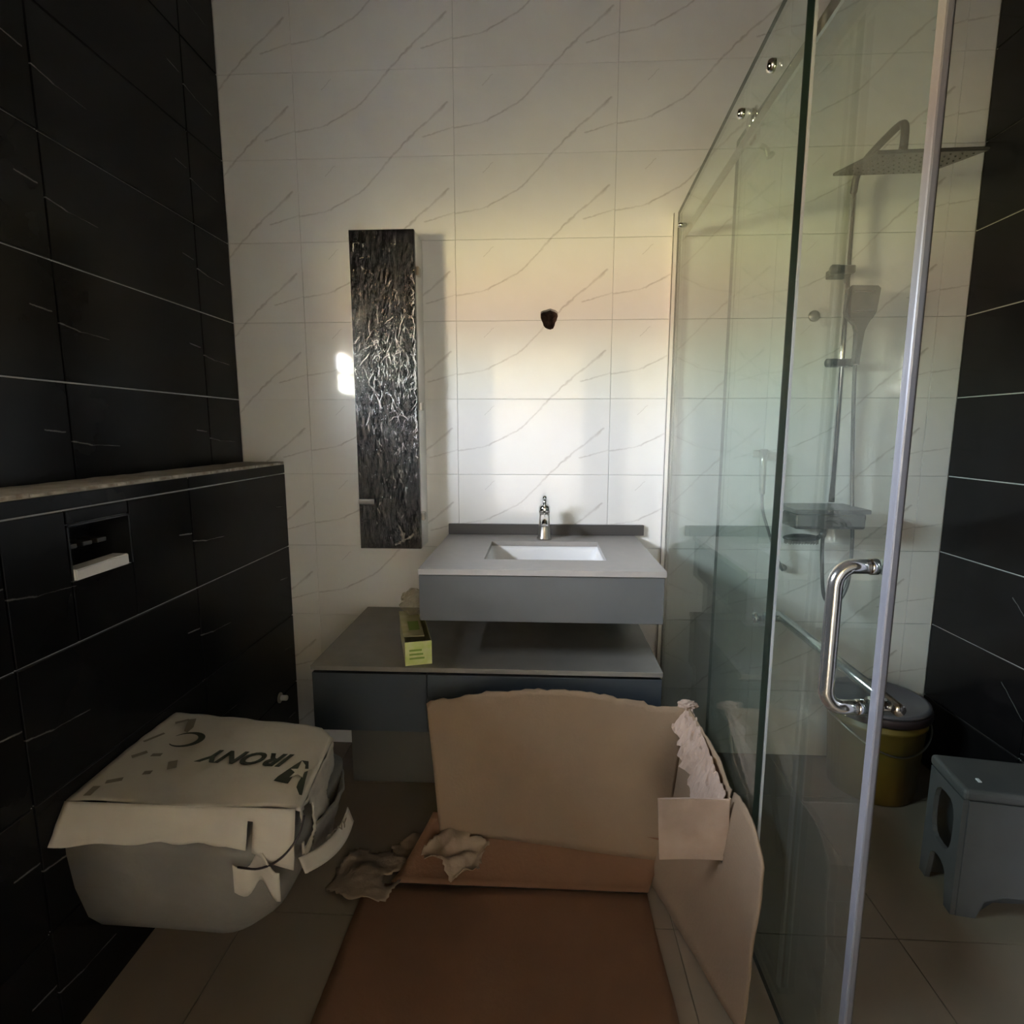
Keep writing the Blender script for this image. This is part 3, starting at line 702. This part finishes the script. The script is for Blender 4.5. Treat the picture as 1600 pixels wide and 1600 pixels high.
# torn paper liner along the top of the side panel and over the corner
def torn(u, v):
    y = 1.440 - .255 * u; z = .500 - .085 * u + .012 * noise.noise(Vector((u * 18, v * 5, 0)))
    x = .408 + .015 * u - (.05 + .03 * noise.noise(Vector((u * 11, 3, 0)))) * v
    return (x, y - .012 * v, z - (.05 + .05 * u) * v + .008 * noise.noise(Vector((u * 22, v * 9, 4))))
o = P(cn, 'torn_liner', sheet(torn, 44, 7, .0015), M['cardboard_pink'], False); o['label'] = 'ragged pinkish torn paper edge'
bm = bmesh.new(); bmesh.ops.create_icosphere(bm, subdivisions=3, radius=1)
for v in bm.verts:
    c = v.co.copy(); k = 1 + .5 * noise.noise(c * 2.6); v.co = Vector((.400 + c.x * .024 * k, 1.435 + c.y * .012 * k, .500 + c.z * .013 * k))
P(cn, 'torn_tuft', bm, M['cardboard_pink'])
def small(u, v):
    x = .264 + .155 * u + .012 * v; z = .425 - .160 * v + .003 * u; y = 1.150 + .004 * math.sin(u * 3) + .015 * v
    return (x, y, z)
o = P(cn, 'small_flap', sheet(small, 8, 8, .004), M['cardboard_pink'], False); o['label'] = 'small square pinkish tan flap'
# torn pieces still hanging on at its left foot
def scrap(loc, sx, sy, hz, seed, label, hole=False, lift=0):
    def f(u, v):
        a = Vector((u * 2 + seed, v * 2, seed)); e_ = 1 + .28 * noise.noise(Vector((u * 4, v * 4, seed * 3)))
        return ((u - .5) * sx * e_, (v - .5) * sy * e_, .002 + lift * v + hz * (abs(noise.noise(a)) * 1.5 + .3 * abs(noise.noise(a * 2.7))))
    k = (lambda u, v: ((u - .5) ** 2 + (v - .5) ** 2 < .22 + .10 * noise.noise(Vector((u * 5, v * 5, seed)))) and not (hole and (u - .80) ** 2 + (v - .42) ** 2 < .012))
    bm = sheet(f, 26, 26, .0015, keep=k)
    for v in bm.verts: v.co += Vector(loc)
    o = P(cn, 'torn_piece', bm, M['tan_paper'], True); o['label'] = label
scrap((-.465, 1.375, .003), .22, .20, .022, 1.3, 'flat torn tan piece with a hole', True)
scrap((-.225, 1.385, .025), .17, .10, .045, 6.1, 'upright crumpled tan piece', lift=.07)
scrap((-.34, 1.46, .003), .17, .12, .030, 9.4, 'crumpled piece farthest back')

# ------------------------------------------------------------------ shower enclosure
GX = .455
se = empty('shower_screen', (GX, 1.55, 0), 'fixed clear glass shower screen with chrome studs, between basin and shower', 'shower screen')
def pane(root, name, x, ya, yb, za, zb0, zb1, th=.008, edge_near='glass_edge'):
    """glass pane in the YZ plane; dark polished edges"""
    bm = bmesh.new(); prism(bm, [(ya, za), (yb, za), (yb, zb1), (ya, zb0)], lambda u, v, t: (t, u, v), x - th / 2, x + th / 2)
    off = root.location
    for v in bm.verts: v.co -= off
    bmesh.ops.recalc_face_normals(bm, faces=bm.faces)
    for f in bm.faces:
        f.normal_update(); n = f.normal
        f.material_index = 0 if abs(n.x) > .5 else 1
    return link(name, bm, None, root, mats=[M['glass'], M[edge_near]])
GY0 = 1.098
pane(se, 'glass_pane', GX, GY0, D - .012, .02, 2.045, 1.945)
bm = bmesh.new(); box(bm, GX - .0058, GX + .0058, GY0 - .003, GY0 - .0005, .02, 2.045)
P(se, 'polished_edge', bm, M['glass_edge'])
bm = bmesh.new(); box(bm, GX + .007, GX + .012, GY0 - .004, GY0 + .008, .02, 2.045); o = P(se, 'edge_seal', bm, M['glass_edge_pale'])  # pale strip painted as the reflection beside the polished edge
bm = bmesh.new(); box(bm, GX - .016, GX - .0045, 2.012, D - .0005, .0, 1.945); box(bm, GX + .0045, GX + .012, 2.012, D - .0005, .0, 1.945); box(bm, GX - .0045, GX + .0045, 2.030, D - .0005, 0, 1.945)
P(se, 'wall_channel', bm, M['alu'])
P(se, 'channel_edge', bx(GX - .0172, GX - .0162, 2.013, 2.022, .0, 1.945), M['glass_edge'])
P(se, 'bottom_channel', bx(GX - .010, GX + .010, GY0, 2.011, 0, .019), M['gunmetal'])
# sliding rail behind the screen
bm = bmesh.new(); prism(bm, [(D - .001, 1.863), (D - .001, 1.888), (.20, 1.945 + .02), (.20, 1.920 + .02)], lambda u, v, t: (t, u, v), .4715, .4775)
ra = tag(link('sliding_rail', bm, M['brushed']), 'flat metal sliding rail running high behind the fixed glass screen', 'rail')
for (y, z, r) in ((1.235, 1.935, .0125), (1.403, 1.935, .011), (1.95, 1.885, .008)):
    P(se, 'stud', lt([(r, .0), (r, -.008), (r * .8, -.013), (r * .3, -.016)], (GX - .0042, y, z), 18, 'x'), M['chrome'], True)
# sliding door
DX = .502; DY0, DY1 = .808, 1.592
sd = empty('sliding_door', (DX, 1.2, 0), 'clear sliding glass shower door with milky edge strip and curved chrome handle', 'shower door')
pane(sd, 'glass_pane', DX, DY0 + .006, DY1, .025, 1.965, 1.965)
bm = bmesh.new(); box(bm, DX - .0058, DX + .0058, DY0 - .006, DY0 + .012, .025, 1.965 + .3, bev=.003)
for v in bm.verts:
    if v.co.z > 2: v.co.z = 1.985
o = P(sd, 'edge_strip', bm, M['seal']); o['label'] = 'milky white seal strip on the free edge'
bm = bmesh.new(); box(bm, DX + .0065, DX + .0085, DY0 - .002, DY0 + .016, .025, 1.985); P(sd, 'strip_fin', bm, M['gunmetal'])
for y in (.98, 1.46):
    rl = P(sd, 'roller', lt([(.024, -.004), (.024, .004)], (.488, y, 1.962 - (y - .98) * .045 + .008), 24, 'x'), M['chrome'], True)
    P(sd, 'hanger', bx(.491, .497, y - .014, y + .014, 1.90, 1.975, bev=.002), M['brushed'])
P(sd, 'hook', tb(smoothpath([(.506, 1.44, 1.885), (.52, 1.44, 1.875), (.525, 1.44, 1.86), (.535, 1.44, 1.868)], 4), .006, 8), M['brushed'], True)
# C handle outside
hy, hz0, hz1 = .836, .808, 1.030; gx = .440
path = [(DX - .012, hy, hz1), (.462, hy, hz1)]
path += [(gx + .026 - .026 * math.sin(a) , hy, hz1 - .030 + .030 * math.cos(a)) for a in [PI / 2 * k / 7 for k in range(1, 8)]]
path += [(gx, hy, .95), (gx, hy, .90)]
path += [(gx + .026 - .026 * math.cos(a), hy, hz0 + .030 - .030 * math.sin(a)) for a in [PI / 2 * k / 7 for k in range(0, 8)]]
path += [(DX - .012, hy, hz0)]
hd = P(sd, 'handle', tb(path, .0112, 18), M['satin'], True); hd['label'] = 'curved chrome pull handle'
for z in (hz0, hz1):
    o = lt([(.0125, -.004), (.0125, -.014), (.0105, -.017)], (DX, hy, z), 20, 'x')
    for v in o.verts: v.co -= sd.location
    link('collar', o, M['chrome'], hd, True)
    o = lt([(.0125, .0045), (.0125, .012), (.009, .016)], (DX, hy, z), 20, 'x')
    for v in o.verts: v.co -= sd.location
    link('cap', o, M['chrome'], hd, True)
# towel bar inside
br = P(sd, 'towel_bar', tb([(.545, hy - .012, .810), (.545, 1.262, .812)], .0100, 16), M['satin'], True)
for y in (hy, 1.243):
    o = tb([(DX + .004, y, .811), (.545, y, .811)], .008, 12)
    for v in o.verts: v.co -= sd.location
    link('standoff', o, M['chrome'], br, True)
    o = lt([(.014, .0045), (.014, .011), (.009, .013)], (DX, y, .811), 18, 'x')
    for v in o.verts: v.co -= sd.location
    link('flange', o, M['chrome'], br, True)
o = lt([(.007, -.004), (.007, -.012), (.012, -.013), (.012, -.020), (.008, -.022)], (DX, 1.243, .811), 18, 'x')
for v in o.verts: v.co -= sd.location
link('knob', o, M['chrome'], br, True)

# ------------------------------------------------------------------ shower column
sc = empty('shower_column', (.995, D, .93), 'dark metal shower column with square rain head, hand shower and shelf mixer on the white wall', 'shower')
cxp, cyp = .992, 1.972
P(sc, 'pole', tb([(1.003, cyp, .985), (cxp, cyp, 2.0)], .0095, 14), M['chrome'], True)
P(sc, 'arm', tb(smoothpath([(cxp, cyp, 1.98), (cxp, cyp - .012, 2.025), (cxp, cyp - .06, 2.052), (cxp, 1.80, 2.068), (cxp, 1.745, 2.068), (cxp, 1.727, 2.05), (cxp, 1.725, 2.0)], 6), .0105, 14), M['gunmetal'], True)
hroot = P(sc, 'rain_head', bx(.865, 1.135, 1.592, 1.862, 1.958, 1.967, bev=.003), M['gunmetal'])
rt = Matrix.Translation(Vector((1, 1.727, 1.9625)) - sc.location) @ Matrix.Rotation(math.radians(12), 4, 'X') @ Matrix.Rotation(math.radians(-3), 4, 'Z') @ Matrix.Translation(-(Vector((1, 1.727, 1.9625)) - sc.location))
hroot.data.transform(rt)
bm = bmesh.new()
for i in range(9):
    for j in range(9):
        lathe(bm, [(.0028, 0), (.002, -.003)], (.89 + .0275 * i, 1.617 + .0275 * j, 1.9578), 6)
for v in bm.verts: v.co -= sc.location
bm.transform(rt); nz_ = link('nozzles', bm, M['gunmetal'], hroot); nz_['kind'] = 'stuff'
P(sc, 'head_joint', lt([(.016, 1.968), (.014, 1.985), (.010, 2.005)], (cxp, 1.727, 0), 16), M['gunmetal'], True)
for z in (1.745, 1.451):
    P(sc, 'wall_bracket' if z > 1.6 else 'slider', bx(.955 if z > 1.6 else .960, 1.012 if z > 1.6 else 1.035, 1.955, 1.990 if z < 1.6 else D - .0005, z - .013, z + .013, bev=.004), M['gunmetal'])
P(sc, 'bracket_knob', lt([(.016, 0), (.016, -.022), (.012, -.026)], (.962, 1.965, 1.745), 16, 'x'), M['gunmetal'], True)
P(sc, 'slider_knob', lt([(.014, 0), (.014, -.018), (.010, -.021)], (.966, 1.968, 1.451), 16, 'x'), M['gunmetal'], True)
# hand shower
bm = bmesh.new()
outl = [(.976, 1.675), (.986, 1.686), (1.066, 1.684), (1.075, 1.676), (1.068, 1.605), (1.058, 1.585), (1.038, 1.566), (1.034, 1.545), (1.028, 1.44), (1.010, 1.44), (1.016, 1.545), (1.008, 1.566), (.976, 1.590), (.970, 1.605)]
prism(bm, outl, lambda u, v, t: (u, t, v), 1.915, 1.940); bmesh.ops.bevel(bm, geom=[e_ for e_ in bm.edges if abs((e_.verts[0].co - e_.verts[1].co).y) < .001], offset=.004, segments=2, affect='EDGES')
hs = P(sc, 'hand_shower', bm, M['gunmetal'])
for z in (1.665, 1.605):
    bm = bx(.990, 1.056, 1.9125, 1.9155, z - .002, z + .002)
    for v in bm.verts: v.co -= sc.location
    link('trim_line', bm, M['chrome'], hs)
P(sc, 'hose', tb(smoothpath([(1.020, 1.93, 1.44), (1.035, 1.945, 1.30), (1.060, 1.96, 1.05), (1.072, 1.95, .85), (1.066, 1.945, .70), (1.03, 1.945, .63), (.99, 1.945, .66), (.975, 1.95, .80), (.975, 1.955, .888)], 8), .0062, 10), M['gunmetal'], True)
# mixer with shelf
mx = P(sc, 'mixer', bx(.845, 1.070, 1.875, 1.985, .905, .955, bev=.006), M['gunmetal'])
P(sc, 'shelf', bx(.836, 1.078, 1.862, D - .0005, .958, .972, bev=.003), M['gunmetal'])
for x in (.90, 1.05):
    P(sc, 'wall_inlet', lt([(.028, -.0005), (.028, -.006), (.016, -.012), (.016, -.055)], (x, D, .935), 20, 'y'), M['gunmetal'], True)
for s, x in ((-1, .845), (1, 1.070)):
    P(sc, 'mixer_knob', lt([(.020, 0), (.020, s * .018), (.017, s * .028)], (x, 1.943, .935), 20, 'x'), M['gunmetal'], True)
P(sc, 'spout', tb(smoothpath([(.96, 1.92, .917), (.95, 1.90, .90), (.93, 1.87, .885)], 5), .011, 12), M['gunmetal'], True)
# toothed oval scrubbing brush hung under the mixer
sb = empty('scrub_brush', (.878, 1.90, .872), 'dark oval bristle brush hanging left under the shower mixer', 'brush')
bm = bmesh.new(); bmesh.ops.create_uvsphere(bm, u_segments=24, v_segments=10, radius=1)
for v in bm.verts: v.co = Vector((.878 + v.co.x * .062, 1.90 + v.co.y * .03, .872 + v.co.z * .013))
P(sb, 'back', bm, M['black_plastic'], True)
bm = bmesh.new()
for i in range(12):
    for j in range(4):
        x = .826 + i * .0095; y = 1.883 + j * .011
        if ((x - .878) / .06) ** 2 + ((y - 1.90) / .028) ** 2 < 1: lathe(bm, [(.0026, -.004), (.0018, -.018)], (x, y, .870), 5)
o = P(sb, 'bristles', bm, M['gunmetal']); o['kind'] = 'stuff'
P(sb, 'handle', tb(smoothpath([(.93, 1.90, .875), (.955, 1.905, .885), (.972, 1.93, .90), (.972, 1.945, .912)], 5), .006, 8), M['black_plastic'], True)
# bidet sprayer on its wall holder, left of the column
bs = empty('bidet_sprayer', (.765, D, 1.15), 'small metal bidet sprayer in a wall holder left of the shower mixer', 'sprayer')
P(bs, 'wall_holder', bx(.752, .792, 1.992, D - .0005, 1.136, 1.160, bev=.003), M['brushed'])
P(bs, 'sprayer', tb([(.766, 1.978, 1.165), (.766, 1.978, 1.12), (.768, 1.976, 1.03), (.769, 1.976, 1.01)], [.013, .012, .010, .008], 14), M['brushed'], True)
P(bs, 'hose', tb(smoothpath([(.769, 1.976, 1.01), (.775, 1.975, .95), (.795, 1.975, .89), (.83, 1.98, .80), (.86, 1.99, .74), (.875, D - .01, .74)], 7), .005, 8), M['gunmetal'], True)
bm = bmesh.new(); tube(bm, [(.875, D - .0005, .74), (.875, D - .03, .74)], .012, 14); P(bs, 'outlet', bm, M['brushed'], True)
# round cover plate
tag(link('cover_plate', lt([(.019, -.0005), (.019, -.004), (.015, -.007)], (.928, D, 1.615), 24, 'y'), M['brushed'], None, True), 'small round grey cover plate on the white wall left of the shower pole', 'cover plate')

# ------------------------------------------------------------------ bucket and stool in the shower
bk = empty('paint_bucket', (1.16, 1.875, 0), 'yellow plastic bucket with a dark rimmed mauve-grey lid in the shower corner', 'bucket')
bc = (1.16, 1.875, 0)
P(bk, 'body', lt([(.125, .0005), (.130, .004), (.146, .255), (.150, .258), (.150, .268), (.146, .272), (.147, .290)], bc, 48), M['yellow_plastic'], True)
P(bk, 'rim', lt([(.156, .288), (.159, .292), (.159, .312), (.155, .318)], bc, 48), M['bucket_rim'], True)
P(bk, 'lid', lt([(.156, .3185), (.154, .326), (.140, .328), (.136, .322), (.01, .324)], bc, 48), M['bucket_lid'], True)
P(bk, 'bail_handle', tb(smoothpath([(1.16 + .158 * math.cos(a), 1.875 + .158 * math.sin(a), .27 - .075 * math.sin((a - PI) / PI * PI * 1.0) ** 2) for a in [PI + PI * k / 10 for k in range(11)]], 3), .003, 8), M['brushed'], True)

ps = empty('plastic_stool', (1.25, 1.385, 0), 'grey plastic stool with an oval slot in its side, by the black shower wall', 'stool', rot=(0, 0, math.radians(-9)))
sw, sdp, sh = .36, .165, .35    # local x width, y depth, height
xa_, ya_ = -.185, -.088
def loc_(name, bm, mat, **k): return link(name, bm, mat, ps, **k)
bm = bx(xa_, xa_ + sw, ya_, ya_ + sdp, sh - .030, sh, bev=.010, seg=3); loc_('seat', bm, M['grey_plastic'])
def cutside(x):
    # side wall outline with arch between two legs, and an oval slot
    bm = bmesh.new(); o_ = [(ya_ + .004, 0), (ya_ + .034, 0), (ya_ + .044, .07)]
    o_ += [(ya_ + sdp / 2 - (sdp / 2 - .044) * math.cos(a), .075 + .030 * math.sin(a)) for a in [PI * k / 8 for k in range(9)]]
    o_ += [(ya_ + sdp - .044, .07), (ya_ + sdp - .034, 0), (ya_ + sdp - .004, 0), (ya_ + sdp - .006, sh - .031), (ya_ + .006, sh - .031)]
    prism(bm, o_, lambda u, v, t: (t, u, v), x, x + .012)
    me = bpy.data.meshes.new('side_panel'); bmesh.ops.recalc_face_normals(bm, faces=bm.faces); bmesh.ops.triangulate(bm, faces=[f_ for f_ in bm.faces if len(f_.verts) > 4]); bm.to_mesh(me); bm.free(); me.materials.append(M['grey_plastic'])
    o = bpy.data.objects.new('side_panel', me); COL.objects.link(o)
    c = bmesh.new(); yc = ya_ + sdp / 2; n = 20
    prism(c, [(yc + (.048 if abs(math.cos(2 * PI * k / n)) < 2 else 0) * math.copysign(abs(math.cos(2 * PI * k / n)) ** .6, math.cos(2 * PI * k / n)), .215 + .075 * math.copysign(abs(math.sin(2 * PI * k / n)) ** .7, math.sin(2 * PI * k / n))) for k in range(n)], lambda u, v, t: (t, u, v), x - .02, x + .03)
    co = link('cutter', c, M['grey_plastic']); boolean(o, co); bpy.data.objects.remove(co, do_unlink=True)
    o.parent = ps; return o
cutside(xa_ + .003); cutside(xa_ + sw - .015)
for y in (ya_ + .003, ya_ + sdp - .013):
    bm = bmesh.new(); prism(bm, [(xa_ + .016, 0), (xa_ + .06, 0), (xa_ + .075, .05), (xa_ + .12, .07), (xa_ + sw - .12, .07), (xa_ + sw - .075, .05), (xa_ + sw - .06, 0), (xa_ + sw - .016, 0), (xa_ + sw - .016, sh - .031), (xa_ + .016, sh - .031)], lambda u, v, t: (u, t, v), y, y + .010)
    bmesh.ops.triangulate(bm, faces=[f_ for f_ in bm.faces if len(f_.verts) > 4]); loc_('panel', bm, M['grey_plastic'])
bm = bx(xa_ + .05, xa_ + .058, ya_ + .04, ya_ + .055, sh + .0002, sh + .0035, bev=.001); loc_('moulding_nub', bm, M['white_plastic'])
